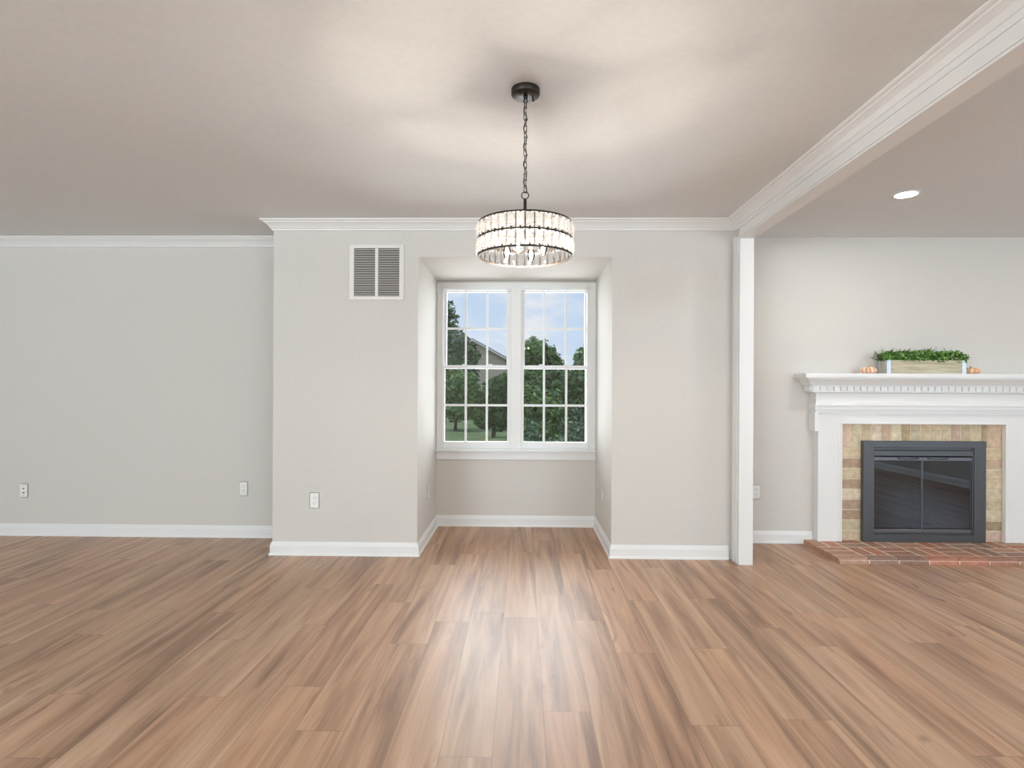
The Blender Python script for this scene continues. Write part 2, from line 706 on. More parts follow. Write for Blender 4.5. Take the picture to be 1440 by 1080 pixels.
struct(MB().box(XW - .15, XW, YR - .1, 5.2, 0, CEIL).build('wall_far_left', M['wall']), 'outer side wall beyond the left edge', 'wall')
b = MB()
b.box(XE, XE + .15, YR - .1, SIDE_WIN[0], 0, CEIL)
b.box(XE, XE + .15, SIDE_WIN[1], 5.2, 0, CEIL)
b.box(XE, XE + .15, SIDE_WIN[0], SIDE_WIN[1], 0, SIDE_WIN[2])
b.box(XE, XE + .15, SIDE_WIN[0], SIDE_WIN[1], SIDE_WIN[3], CEIL)
struct(b.build('wall_far_right', M['wall']), 'outer side wall beyond the right edge', 'wall')
b = MB()
xs = XW
for (x0, x1, z0, z1) in OPENINGS:
    b.box(xs, x0, YR - .1, YR, 0, CEIL)
    b.box(x0, x1, YR - .1, YR, 0, z0)
    b.box(x0, x1, YR - .1, YR, z1, CEIL)
    xs = x1
b.box(xs, XE, YR - .1, YR, 0, CEIL)
struct(b.build('wall_rear', M['wall']), 'wall with window openings behind the camera', 'wall')
# partition stub and the header over the wide opening to the fireplace room
b = MB()
b.box(1.525, XP, 4.012, YC + .02, 0, CEIL)
b.box(1.525, XP, YR, 4.012, 2.290, CEIL)
struct(b.build('wall_partition', M['wall']), 'header and stub of the partition between the two rooms', 'wall')

# skirting, with a small shoe at the floor
BASE = [(0, 0), (.021, 0), (.021, .006), (.019, .013), (.0135, .018), (.0135, .068), (.010, .076), (.0085, .084), (.005, .092), (.004, .097), (0, .097)]
struct(MB().sweep(BASE, [(XW, YL), (XL - .021, YL)]).build('baseboard_left', M['trim']),
       'white baseboard along the recessed left wall', 'baseboard')
struct(MB().sweep(BASE, [(XL, YL), (XL, YC), (XA0, YC), (XA0, YA), (XA1, YA), (XA1, YC), (1.487, YC)]).build('baseboard_back', M['trim']),
       'white baseboard turning into and out of the alcove', 'baseboard')
struct(MB().sweep(BASE, [(XP + .001, YF), (2.314, YF)]).build('baseboard_right', M['trim']),
       'short white baseboard between pillar and fireplace', 'baseboard')
struct(MB().sweep(BASE, [(XE, YF), (XE, YR)]).build('baseboard_far_right', M['trim']), 'white baseboard of the side wall beyond the right edge', 'baseboard')
# crown
CROWN = [(0, 0), (0, -.072), (.006, -.072), (.011, -.069), (.012, -.060), (.018, -.057), (.022, -.050), (.032, -.037), (.046, -.026),
         (.056, -.020), (.058, -.014), (.068, -.011), (.074, -.006), (.075, 0)]
CROWN = [(o, CEIL + z) for o, z in CROWN]
struct(MB().sweep(CROWN, [(XW, YL), (XL - .001, YL)]).build('trim_1', M['trim']),
       'white crown moulding along the recessed left wall', 'crown moulding')
struct(MB().sweep(CROWN, [(XL, YL - .08), (XL, YC), (1.523, YC), (1.523, YR)]).build('trim_2', M['trim']),
       'white crown moulding over the alcove wall and along the header', 'crown moulding')
# casing of the wide opening: jamb, header board and side casing with a stepped profile
b = MB()
b.box(1.513, XP, 3.997, 4.012, 0, 2.278)                    # jamb facing the camera
b.box(1.513, XP, YR, 4.012, 2.278, 2.290)                   # soffit board
b.box(1.5135, 1.5248, 4.0121, 4.106, 0, 2.30)               # left side casing
b.box(1.507, 1.5134, 4.030, 4.056, 0, 2.29)
b.box(1.503, 1.5134, 4.070, 4.106, 0, 2.31)
b.box(1.5135, 1.5229, YR, 4.0121, 2.2925, 2.366)            # header casing
b.box(1.505, 1.5134, YR, 4.070, 2.350, 2.366)
struct(b.build('trim_3', M['trim']), 'white casing of the wide opening to the fireplace room', 'casing')

# window casing, stool and apron
b = MB()
b.box(XA0 + .001, -0.708, 5.030, YA, 0.690, 2.164, .003)
b.box(0.573, XA1 - .001, 5.030, YA, 0.690, 2.164, .003)
b.box(-0.7085, 0.5735, 5.030, YA, 2.108, 2.164, .003)
b.box(-0.104, -0.015, 5.030, YA, 0.690, 2.1085, .003)
b.box(-0.716, -0.706, 5.023, 5.0305, 0.690, 2.116)
b.box(0.571, 0.581, 5.023, 5.0305, 0.690, 2.116)
b.box(-0.716, 0.581, 5.023, 5.0305, 2.106, 2.116)
struct(b.build('trim_4', M['trim']), 'white casing around the pair of windows', 'casing')
b = MB()
b.box(XA0 + .001, XA1 - .001, 4.972, 5.0495, 0.670, 0.690, .005, 2)
b.box(XA0 + .001, XA1 - .001, 5.030, 5.0495, 0.648, 0.670)
b.box(XA0 + .001, XA1 - .001, 5.032, 5.0495, 0.606, 0.648)
b.box(XA0 + .001, XA1 - .001, 5.026, 5.0495, 0.593, 0.606, .003)
struct(b.build('trim_5', M['trim']), 'white window sill and apron under the windows', 'sill')


def double_hung(n, x0, x1, glo, gup, mx_lo, mx_up, label):
    """x0,x1 clear opening; glo/gup glass extents in x of lower and upper sash."""
    b = MB()
    b.box(x0, x0 + .018, 5.052, 5.16, WZ0, WZ1)
    b.box(x1 - .018, x1, 5.052, 5.16, WZ0, WZ1)
    b.box(x0 + .018, x1 - .018, 5.052, 5.16, WZ1 - .014, WZ1)
    b.box(x0 + .018, x1 - .018, 5.052, 5.16, WZ0, WZ0 + .012)
    w = struct(b.build('window_%d' % n, M['vinyl']), label, 'window')
    # upper sash, further out
    b = MB()
    a0, a1 = x0 + .0185, x1 - .0185
    b.box(a0, gup[0], 5.105, 5.14, 1.405, WZ1 - .0145)
    b.box(gup[1], a1, 5.105, 5.14, 1.405, WZ1 - .0145)
    b.box(gup[0], gup[1], 5.105, 5.14, 2.090, WZ1 - .0145)
    b.box(gup[0], gup[1], 5.105, 5.14, 1.405, 1.432)
    us = b.build('upper_sash', M['vinyl'], w)
    b = MB()
    for x in mx_up:
        b.box(x - .009, x + .009, 5.112, 5.117, 1.432, 2.090)
    b.box(gup[0], gup[1], 5.1125, 5.1165, 1.762 - .009, 1.762 + .009)
    b.build('muntin', M['vinyl'], us)
    MB().box(gup[0] - .002, gup[1] + .002, 5.1205, 5.1225, 1.430, 2.092).build('glass', M['glass'], us)
    # lower sash, nearer
    b = MB()
    b.box(a0, glo[0], 5.060, 5.098, WZ0 + .0125, 1.425)
    b.box(glo[1], a1, 5.060, 5.098, WZ0 + .0125, 1.425)
    b.box(glo[0], glo[1], 5.060, 5.098, WZ0 + .0125, 0.749)
    b.box(glo[0], glo[1], 5.060, 5.098, 1.398, 1.425)
    ls = b.build('lower_sash', M['vinyl'], w)
    b = MB()
    for x in mx_lo:
        b.box(x - .010, x + .010, 5.066, 5.072, 0.749, 1.398)
    b.box(glo[0], glo[1], 5.0665, 5.0715, 1.074 - .010, 1.074 + .010)
    b.build('muntin', M['vinyl'], ls)
    MB().box(glo[0] - .002, glo[1] + .002, 5.0765, 5.0785, 0.747, 1.400).build('glass', M['glass'], ls)
    for x in ((x0 * .68 + x1 * .32), (x0 * .32 + x1 * .68)):
        b = MB()
        b.box(x - .032, x + .032, 5.066, 5.094, 1.425, 1.431, .002)
        b.box(x - .022, x + .022, 5.070, 5.090, 1.431, 1.441, .004, 2)
        b.build('sash_lock', M['vinyl'], ls)
    return w


double_hung(1, -0.722, -0.088, (-0.695, -0.135), (-0.684, -0.145), (-0.506, -0.318), (-0.512, -0.320),
            'left of the two white double-hung windows in the alcove')
double_hung(2, -0.031, 0.584, (0.011, 0.572), (0.018, 0.555), (0.191, 0.389), (0.189, 0.386),
            'right of the two white double-hung windows in the alcove')
MB().box(-0.088, -0.031, 5.052, 5.2, WZ0, WZ1).build('wall_mullion', M['vinyl'])
struct(bpy.data.objects['wall_mullion'], 'white post between the two windows', 'mullion')

# ------------------------------------------------------------------ return air grille
g = tag(empty('air_return_grille', (-1.0665, YC, 1.864)), 'white louvred return air grille high on the wall left of the alcove', 'vent')
W2, HH = 0.2, 0.402


def gbox(b, x0, x1, y0, y1, z0, z1, bev=0.0):
    b.box(x0, x1, y0, y1, z0, z1, bev)


b = MB()
gbox(b, -W2, -.166, -.008, -.0005, 0, HH, .002)
gbox(b, .166, W2, -.008, -.0005, 0, HH, .002)
gbox(b, -.168, .168, -.008, -.0005, HH - .026, HH, .002)
gbox(b, -.168, .168, -.008, -.0005, 0, .028, .002)
gbox(b, -.0105, .0105, -.0078, -.0008, .027, HH - .025)
b.build('frame', M['grille'], g)
MB().box(-.167, .167, -.0016, -.0006, .027, HH - .025).build('backing', M['duct'], g)
for sx in (-1, 1):
    b = MB()
    x0, x1 = sorted((sx * .0105, sx * .166))
    nbl = 27
    for i in range(nbl):
        z = .030 + (HH - .058) * (i + .5) / nbl
        b.prism([(-.0074, z - .0030), (-.0020, z - .0012), (-.0020, z + .0006), (-.0074, z + .0012)], 'x', x0, x1)
    b.build('louvre_panel', M['grille'], g)
for (x, z) in ((-.183, .07), (-.183, .335), (.183, .07), (.183, .335)):
    b = MB()
    b.lathe([(0, 0), (.004, 0), (.004, .0015), (0, .0022)], 10)
    o = b.build('screw', M['grille'], g, (x, -.008, z))
    o.rotation_euler = (R(90), 0, 0)


# ------------------------------------------------------------------ outlets
def outlet_plate(loc, rz, label, name='wall_outlet', jack=False, group=None):
    """local: plate in the x-z plane, facing -y, centred on loc."""
    r = tag(empty(name, loc, rz), label, 'outlet', group)
    b = MB()
    b.box(-.035, .035, -.006, -.0005, -.0575, .0575, .0035, 2)
    b.build('plate', M['plate'], r)
    if not jack:
        for z in (.0195, -.0195):
            b = MB()
            pts = []
            for i in range(24):
                a = 2 * math.pi * i / 24
                x = max(-.0165, min(.0165, .0185 * math.cos(a)))
                zz = max(-.0140, min(.0140, .0165 * math.sin(a)))
                pts.append((x, z + zz))
            b.prism(pts, 'y', -.0085, -.0055)
            rec = b.build('receptacle', M['plate'], r)
            b = MB()
            b.box(-.0078, -.0056, -.0089, -.0080, z - .001, z + .0075)
            b.box(.0056, .0078, -.0089, -.0080, z - .000, z + .0068)
            b.prism([(.0025 * math.cos(k), z - .0075 + .0028 * math.sin(k)) for k in [i * .7 for i in range(9)]], 'y', -.0089, -.0080)
            b.build('slot', M['slot'], rec)
        zs = (0.0,)
    else:
        b = MB()
        b.prism([(.0055 * math.cos(i * math.pi / 8), .016 + .0055 * math.sin(i * math.pi / 8)) for i in range(16)], 'y', -.0095, -.0055)
        b.build('coax_socket', M['slot'], r)
        b = MB()
        b.box(-.0085, .0085, -.0075, -.0055, -.0225, -.0145, .0008)
        b.build('phone_socket', M['dark_slot'], r)
        zs = (.042, -.042)
    for z in zs:
        o = MB().lathe([(0, 0), (.0032, 0), (.0030, .0008), (0, .0012)], 10).build('screw', M['slot'] if jack else M['plate'], r, (0, -.006, z))
        o.rotation_euler = (R(90), 0, 0)
    return r


outlet_plate((-1.515, YC, .400), 0, 'white duplex outlet low on the wall left of the alcove, under the vent')
outlet_plate((-2.272, YL, .398), 0, 'white duplex outlet low on the recessed left wall near its corner')
outlet_plate((-4.091, YL, .369), 0, 'white cable and phone jack plate at the far left of the recessed wall', 'wall_jack', True)
outlet_plate((1.868, YF, .407), 0, 'white duplex outlet between the white pillar and the fireplace')
outlet_plate((XA0, 4.600, .385), R(90), 'white duplex outlet on the left side wall inside the alcove')
outlet_plate((XA1, 4.550, .390), R(-90), 'white duplex outlet on the right side wall inside the alcove')

# ------------------------------------------------------------------ recessed ceiling light
dl = tag(empty('recessed_downlight', (2.373, 3.574, CEIL)), 'round flush downlight glowing in the ceiling before the fireplace', 'ceiling light')
MB().lathe([(.060, -.0005), (.075, -.0005), (.074, -.004), (.064, -.007), (.060, -.005), (.060, -.0005)], 40).build('trim_ring', M['trim'], dl)
MB().lathe([(0, -.0045), (.0595, -.0045), (.0595, -.0008), (0, -.0008)], 40).build('lens', M['led'], dl)

# unseen area lights added to brighten the fireplace room, set out like downlights
for x, y in ((4.55, 3.574), (2.373, 1.5), (4.55, 1.5)):
    light('fill_light', 'AREA', (x, y, CEIL - .008), 4.2, (1.0, 0.96, 0.90), (0, 0, 0), shape='DISK', size=.12)

# ------------------------------------------------------------------ crystal pendant
PX, PY = 0.007, 2.318
pn = tag(empty('crystal_pendant', (PX, PY, CEIL)), 'round two-tier crystal drum pendant hanging from a dark chain', 'pendant light')
cn = MB().lathe([(0, -.0003), (.058, -.0003), (.0585, -.004), (.058, -.022), (.0555, -.0262), (0, -.0262)], 48).build('canopy', M['bronze'], pn)
for (a, rr) in ((R(35), .038), (R(235), .038)):
    MB().lathe([(0, -.0385), (.004, -.037), (.0055, -.033), (.004, -.028), (.003, -.0255), (0, -.0255)], 12,
               (rr * math.cos(a), rr * math.sin(a), 0)).build('canopy_screw', M['bronze'], cn)
b = MB()
b.lathe([(0, -.040), (.007, -.040), (.009, -.034), (.009, -.026), (0, -.026)], 16)
ring = [(0.0085 * math.cos(a), 0, -.0475 + .0085 * math.sin(a)) for a in [i * 2 * math.pi / 16 for i in range(16)]]
b.tube(ring, .0017, 6, True)
b.build('canopy_loop', M['bronze'], cn)

ZTOP, ZMID, ZBOT = -0.551, -0.616, -0.682    # ring heights under the ceiling
# chain links
z0, z1 = -.049, -.418
nl = 15
pitch = (z1 - z0) / nl
link = None
for i in range(nl):
    zc = z0 + pitch * (i + .5)
    if link is None:
        b = MB()
        pts = []
        for k in range(20):
            a = 2 * math.pi * k / 20
            pts.append((.0062 * math.cos(a), 0, (.0088 if math.sin(a) > 0 else -.0088) + .0072 * math.sin(a)))
        b.tube(pts, .0015, 6, True)
        link = b.build('chain_link', M['bronze'], pn)
        o = link
    else:
        o = link.copy()
        COL.objects.link(o)
        o.parent = pn
    o.location = (rnd.uniform(-.001, .001), 0, zc)
    o.rotation_euler = (0, R(rnd.uniform(-4, 4)), R(35 if i % 2 == 0 else 125) + rnd.uniform(-.2, .2))
# supply cord threaded through the chain
b = MB()
pts = []
for i in range(60):
    t = i / 59
    z = -.030 + t * (-.425 + .030)
    pts.append((.0075 * math.sin(t * 34), .0075 * math.cos(t * 34), z))
b.tube(pts, .0016, 6)
b.build('cord', M['bronze'], pn)
# stem with its ring
b = MB()
b.tube([(.0145 * math.cos(a), 0, -.4315 + .0145 * math.sin(a)) for a in [i * 2 * math.pi / 24 for i in range(24)]], .0022, 8, True)
b.lathe([(0, -.447), (.006, -.447), (.0065, -.452), (.0065, -.60), (.012, -.603), (.012, -.622), (0, -.626)], 16)
b.build('stem', M['bronze'], pn)
# drum frame: three rings, uprights, arms
NC = 34
RF = 0.1885
b = MB()
for z in (ZTOP, ZMID, ZBOT):
    b.lathe([(RF - .003, z - .0035), (RF + .003, z - .0035), (RF + .003, z + .0035), (RF - .003, z + .0035), (RF - .003, z - .0035)], 96, smooth=False)
for k in range(NC):
    a = 2 * math.pi * (k + .5) / NC
    c, s = math.cos(a), math.sin(a)
    b.tube([(RF * c, RF * s, ZBOT), (RF * c, RF * s, ZTOP)], .0018, 5)
for k in range(NC):
    # small prongs that hold each crystal
    a = 2 * math.pi * k / NC
    m4 = Matrix.Rotation(a, 4, 'Z')
    for z in (ZTOP, ZMID, ZBOT):
        b.box(RF - .002, RF + .0055, -.003, .003, z - .008, z + .008, mtx=m4) if z == ZMID else \
            b.box(RF - .002, RF + .0055, -.003, .003, z - (.008 if z == ZTOP else .0), z + (.008 if z == ZBOT else .0), mtx=m4)
for k in range(3):
    a = 2 * math.pi * k / 3 + R(75)
    c, s = math.cos(a), math.sin(a)
    b.tube([(.008 * c, .008 * s, ZTOP), (RF * c, RF * s, ZTOP)], .0030, 8)
b.build('drum_frame', M['bronze'], pn)


def crystal_mesh(h):
    """emerald-cut bar: stepped table on both faces, crossed facets inside the table."""
    b = MB()
    w, d = .0315, .0125
    def ring(y, ww, hh):
        return [(-ww / 2, y, -hh / 2), (ww / 2, y, -hh / 2), (ww / 2, y, hh / 2), (-ww / 2, y, hh / 2)]
    rings = [ring(-d / 2, w * .52, h * .66), ring(-d * .18, w, h), ring(d * .18, w, h), ring(d / 2, w * .52, h * .66)]
    V = [[b.bm.verts.new(p) for p in r] for r in rings]
    for A, B in zip(V, V[1:]):
        for i in range(4):
            j = (i + 1) % 4
            b.bm.faces.new([A[i], A[j], B[j], B[i]])
    for r, y in ((V[0], -d * .62), (V[3], d * .62)):
        c = b.bm.verts.new((0, y, 0))
        for i in range(4):
            b.bm.faces.new([r[i], r[(i + 1) % 4], c])
    return b.mesh('crystal', M['crystal'])


for (za, zb) in ((ZTOP, ZMID), (ZMID, ZBOT)):
    me = crystal_mesh(abs(za - zb) - .0085)
    first = bpy.data.objects.new('crystal', me)
    for k in range(NC):
        o = first if k == 0 else first.copy()
        COL.objects.link(o)
        o.parent = pn
        a = 2 * math.pi * k / NC
        o.location = ((RF + .0045) * math.cos(a), (RF + .0045) * math.sin(a), (za + zb) / 2)
        o.rotation_euler = (0, 0, a + R(90))
# four candle bulbs on short arms
for k in range(4):
    a = 2 * math.pi * k / 4 + R(250)
    c, s = math.cos(a), math.sin(a)
    b = MB()
    b.tube([(.008 * c, .008 * s, -.612), (.045 * c, .045 * s, -.612), (.075 * c, .075 * s, -.612)], .004, 8)
    b.lathe([(0, .0), (.012, .0), (.013, -.006), (.012, -.026), (0, -.026)], 16, (.078 * c, .078 * s, -.604))
    so = b.build('bulb_socket', M['socket'], pn)
    bl = MB().lathe([(.008, -.630), (.012, -.636), (.016, -.650), (.0165, -.660), (.012, -.676), (.004, -.686), (0, -.687)], 20,
                    (.078 * c, .078 * s, 0)).build('bulb', M['bulb_glass'], so)
    MB().lathe([(0, -.641), (.0045, -.644), (.006, -.655), (.0045, -.666), (0, -.669)], 12,
               (.078 * c, .078 * s, 0)).build('filament', M['filament'], so)

# ------------------------------------------------------------------ fireplace: brick, mantel, insert, hearth
FC = 3.136                        # centre line
HZ = 0.036                        # hearth top


def vary(c, rng, d=14):
    k = rng.uniform(-d, d)
    return rgb(*[max(0, min(255, v + k + rng.uniform(-2.5, 2.5))) for v in c])


br = tag(empty('brick_surround', (FC, 4.585, HZ)), 'beige brick facing framing the dark fireplace insert', 'brick facing')
rb = random.Random(3)
BC = [(214, 200, 172), (208, 192, 162), (220, 206, 180), (202, 186, 158), (214, 196, 166)]
BD = [(168, 146, 120), (190, 168, 138), (202, 176, 156), (176, 154, 130)]
b = MB().colors()
yb0, yb1 = 4.540, 4.5845
lx0, lx1 = 2.500 - FC, 2.72 - FC
xr0, xr1 = 3.56 - FC, 3.772 - FC
ZT = 0.9565 - HZ
course = 0.0815
nc = 9
for x0, x1 in ((lx0, lx1), (xr0, xr1)):
    for i in range(nc):
        za, zb = i * course + .005, (i + 1) * course - .005
        c = vary(rb.choice(BC), rb, 8) if rb.random() < .82 else vary(rb.choice(BD), rb, 8)
        b.box(x0 + .002, x1 - .002, yb0 - 4.585, yb1 - 4.585, za, zb, .003, 1, c)
z_s = nc * course
x = lx0
for xa, xb, lo in ((lx0, lx0 + .098, True), (xr1 - .11, xr1, True)):
    b.box(xa + .002, xb - .004, yb0 - 4.585, yb1 - 4.585, z_s + .004, ZT + .10, .003, 1, vary((206, 184, 160), rb, 8))
x = lx0 + .098
while x < xr1 - .111:
    x2 = min(x + .0775, xr1 - .110)
    if x2 - x > .02:
        c = vary(rb.choice(BC), rb, 8) if rb.random() < .72 else vary(rb.choice(BD), rb, 8)
        b.box(x + .0045, x2 - .0045, yb0 - 4.585, yb1 - 4.585, z_s + .004, ZT + .10, .003, 1, c)
    x = x2
b.build('bricks', M['brick'], br)
b = MB()
b.box(lx0, lx1, 4.544 - 4.585, 4.5845 - 4.585, 0, z_s)
b.box(xr0, xr1, 4.544 - 4.585, 4.5845 - 4.585, 0, z_s)
b.box(lx0, xr1, 4.544 - 4.585, 4.5845 - 4.585, z_s, ZT + .10)
b.build('mortar', M['mortar'], br)

# white mantel
mt = tag(empty('fireplace_mantel', (FC, YF, HZ)), 'white wooden fireplace mantel with a dentil shelf', 'mantel')


def half(x):
    return FC - x


def around(hw, yf):
    """plan path round the mantel's left side, front and right side (local to mt)."""
    return [(-hw, -.0005), (-hw, yf - YF), (hw, yf - YF), (hw, -.0005)]


LW, YLG = half(2.319), 4.505
OW = half(2.506)
for s in (-1, 1):
    b = MB()
    xa, xb = sorted((s * LW, s * OW))
    b.box(xa, xb, YLG - YF, 4.5385 - YF, 0.0005, 1.045 - HZ, .0015)
    if s < 0:
        b.box(xa, xa + .028, 4.538 - YF, -.0005, .0005, 1.045 - HZ)
    else:
        b.box(xb - .028, xb, 4.538 - YF, -.0005, .0005, 1.045 - HZ)
    # bead along the inner edge
    xi = s * OW
    x0, x1 = sorted((xi - s * .002, xi - s * .018 + 0))
    x0, x1 = sorted((xi, xi + s * .014))
    b.box(x0, x1, YLG - YF - .006, YLG - YF + .002, .0005, .957 - HZ, .002)
    b.box(*sorted((xi + s * .024, xi + s * .030)), YLG - YF - .003, YLG - YF + .002, .0005, .967 - HZ, .001)
    b.build('leg', M['trim'], mt)
b = MB()
b.box(-OW, OW, YLG - YF, 4.5385 - YF, .957 - HZ, 1.045 - HZ, .0015)
b.box(-OW - .014, OW + .014, YLG - YF - .006, YLG - YF + .002, .957 - HZ, .971 - HZ, .002)
b.build('lintel_board', M['trim'], mt)
# back band: top run with dropped ends
b = MB()
BW = half(2.284)
for s in (-1, 1):
    xa, xb = sorted((s * BW, s * (BW - .036)))
    b.box(xa, xb, 4.488 - YF, 4.5045 - YF, .900 - HZ, 1.046 - HZ, .002)
    xa, xb = sorted((s * BW, s * (LW + .0005)))
    b.box(xa, xb, 4.5045 - YF, -.0005, .900 - HZ, 1.046 - HZ)
b.box(-BW, BW, 4.484 - YF, -.0005, 1.068 - HZ, 1.1085 - HZ, .002)
b.box(-BW + .010, BW - .010, 4.495 - YF, -.0005, 1.046 - HZ, 1.068 - HZ)
b.box(-BW - .003, BW + .003, 4.476 - YF, -.0005, 1.097 - HZ, 1.1085 - HZ, .002)
b.box(-BW + .042, BW - .042, 4.492 - YF, 4.5055 - YF, 1.032 - HZ, 1.0405 - HZ, .0015)
b.build('back_band', M['trim'], mt)
# frieze, curving out at the foot and head
FW = half(2.293)
z = lambda v: v - HZ
b = MB().sweep([(-.02, z(1.1085)), (.010, z(1.1085)), (.006, z(1.116)), (.002, z(1.128)), (0, z(1.140)), (0, z(1.1955)), (.004, z(1.1975)), (.009, z(1.205)), (-.02, z(1.205))],
               around(FW, 4.487))
b.box(-FW + .019, FW - .019, 4.487 - YF + .019, -.001, z(1.1085), z(1.205))
b.build('frieze', M['trim'], mt)
# dentils
DW = half(2.253)
b = MB()
b.box(-DW, DW, 4.470 - YF, -.0005, z(1.205), z(1.258))
b.box(-DW - .004, DW + .004, 4.458 - YF, -.0005, z(1.205), z(1.213), .002)
nd = 34
pd = (2 * DW - .008) / nd
for i in range(nd):
    x = -DW + .004 + pd * i
    b.box(x + .0035, x + pd - .0035, 4.456 - YF, 4.471 - YF, z(1.217), z(1.252), .001)
for s in (-1, 1):
    for i in range(2):
        y0 = 4.482 - YF + i * pd
        x0, x1 = sorted((s * (DW - .001), s * (DW + .011)))
        b.box(x0, x1, y0, y0 + pd - .010, z(1.217), z(1.252), .001)
b.box(-DW - .003, DW + .003, 4.462 - YF, -.0005, z(1.252), z(1.2585), .001)
b.build('dentil_band', M['trim'], mt)
# bed mould under the shelf
b = MB().sweep([(-.02, z(1.2585)), (.004, z(1.2585)), (.006, z(1.264)), (.012, z(1.268)), (.020, z(1.280)), (.032, z(1.295)), (.044, z(1.303)), (.046, z(1.309)), (.054, z(1.311)), (.054, z(1.3175)), (-.02, z(1.3175))],
               around(half(2.240), 4.456))
b.box(-half(2.240) + .019, half(2.240) - .019, 4.456 - YF + .019, -.001, z(1.2585), z(1.3175))
b.build('bed_moulding', M['trim'], mt)
b = MB()
b.box(-half(2.166), half(2.166), 4.390 - YF, -.0005, z(1.3175), z(1.351), .004, 2)
b.build('shelf', M['trim'], mt)

# hearth
ht = tag(empty('brick_hearth', (FC, 4.3, 0)), 'low red brick hearth slab on the floor in front of the fireplace', 'hearth')
hx0, hx1 = 2.235 - FC, (2 * FC - 2.235) - FC
hy0, hy1 = 4.040 - 4.3, 4.5835 - 4.3
rb = random.Random(11)
HC = [(178, 136, 118), (184, 140, 120), (168, 130, 113), (178, 142, 124), (162, 132, 118), (188, 132, 110), (158, 128, 114)]
b = MB().colors()
RH = HZ
def hbrick(x0, x1, y0, y1):
    b.box(x0 + (.0075 if x0 > hx0 else 0), x1 - .0075, y0 + .0075, y1 - .0075, .0005, RH, .001, 1, vary(rb.choice(HC), rb, 10))
bl, bw = 0.2085, 0.1042
# bullnose front course
x = hx0
i = 0
while x < hx1 - .02:
    x2 = min(x + bl, hx1)
    prof = [(hy0 + .0995, .0005), (hy0 + .0995, RH), (hy0 + .030, RH), (hy0 + .016, RH - .003), (hy0 + .006, RH - .010), (hy0 + .001, RH - .020), (hy0, .0005)]
    b.prism(prof, 'x', x + (.005 if x > hx0 else 0), x2 - .005, color=vary(rb.choice(HC), rb, 10))
    x = x2
# pinwheel / basket weave behind it
y = hy0 + bw
row = 0
while y < hy1 - .03:
    x = hx0
    k = row
    ye = min(y + bl, hy1)
    while x < hx1 - .02:
        xe = min(x + bl, hx1)
        if k % 2 == 0:
            hbrick(x, xe, y, min(y + bw, ye))
            if ye - y > bw + .02:
                hbrick(x, xe, y + bw, ye)
        else:
            hbrick(x, min(x + bw, xe), y, ye)
            if xe - x > bw + .02:
                hbrick(x + bw, xe, y, ye)
        x = xe
        k += 1
    y = ye
    row += 1
b.build('bricks', M['hearth_brick'], ht)
MB().box(hx0 + .0075, hx1 - .0075, hy0 + .034, hy1, .0006, RH - .0015).box(hx0 + .0075, hx1 - .0075, hy0 + .005, hy0 + .0338, .0006, RH - .010).build('mortar', M['hearth_mortar'], ht)

# insert
ins = tag(empty('fireplace_insert', (3.1435, 4.54, HZ)), 'dark grey metal fireplace insert with a pair of smoked glass doors', 'fireplace')
IX0, IX1 = 2.670 - 3.1435, 3.617 - 3.1435
q = lambda v: v - HZ
yf = 4.500 - 4.54
b = MB()
ox0, ox1 = 2.747 - 3.1435, 3.528 - 3.1435
b.box(IX0, ox0, yf, -.0005, .0005, q(.826), .003)
b.box(ox1, IX1, yf, -.0005, .0005, q(.826), .003)
b.box(ox0 - .002, ox1 + .002, yf, -.0005, q(.774), q(.826), .003)
b.box(ox0 - .002, ox1 + .002, yf + .004, -.0005, .0005, q(.092), .002)
# inner stepped lip
b.box(ox0 - .001, ox0 + .012, yf + .010, .03, q(.09), q(.775))
b.box(ox1 - .012, ox1 + .001, yf + .010, .03, q(.09), q(.775))
b.box(ox0, ox1, yf + .018, .03, q(.755), q(.775))
b.build('frame', M['iron'], ins)
MB().box(ox0 + .012, ox1 - .012, yf + .008, .02, q(.708), q(.752), .003).build('header_bar', M['iron'], ins)
# firebox behind the doors
b = MB()
fx0, fx1 = 2.715 - 3.1435, 3.575 - 3.1435
fy = 0.5
b.box(fx0, fx1, fy, fy + .01, .0005, q(.79))
b.box(fx0 - .01, fx0, .031, fy, .0005, q(.79))
b.box(fx1, fx1 + .01, .031, fy, .0005, q(.79))
b.box(fx0, fx1, .031, fy, .0005, .0085)
b.box(fx0, fx1, .031, fy, q(.785), q(.795))
b.build('firebox', M['firebox'], ins)
dx0, dx1 = 2.759 - 3.1435, 3.515 - 3.1435
dm = 3.135 - 3.1435
for xa, xb, hx in ((dx0, dm - .0012, .56), (dm + .0012, dx1, .36)):
    b = MB()
    b.box(xa, xb, yf + .012, .004, q(.672), q(.700), .002)
    b.box(xa, xb, yf + .012, .004, q(.106), q(.134), .002)
    b.box(xa, xa + .005, yf + .018, .004, q(.134), q(.672))
    b.box(xb - .005, xb, yf + .018, .004, q(.134), q(.672))
    d = b.build('door', M['iron_rail'], ins)
    MB().box(xa + .004, xb - .004, yf + .020, yf + .024, q(.130), q(.676)).build('glass', M['fire_glass'], d)
    hc = xa + (xb - xa) * (.70 if xa < dm - .1 else .30)
    b = MB()
    b.tube([(hc - .075, yf + .013, q(.692)), (hc - .07, yf - .004, q(.690)), (hc - .035, yf - .012, q(.686)), (hc + .035, yf - .012, q(.686)),
            (hc + .07, yf - .004, q(.690)), (hc + .075, yf + .013, q(.692))], .0045, 8)
    b.build('handle', M['iron'], d)
MB().box(ox0 + .013, ox1 - .013, yf + .012, .004, q(.094), q(.103), .001).build('bottom_rail', M['iron'], ins)

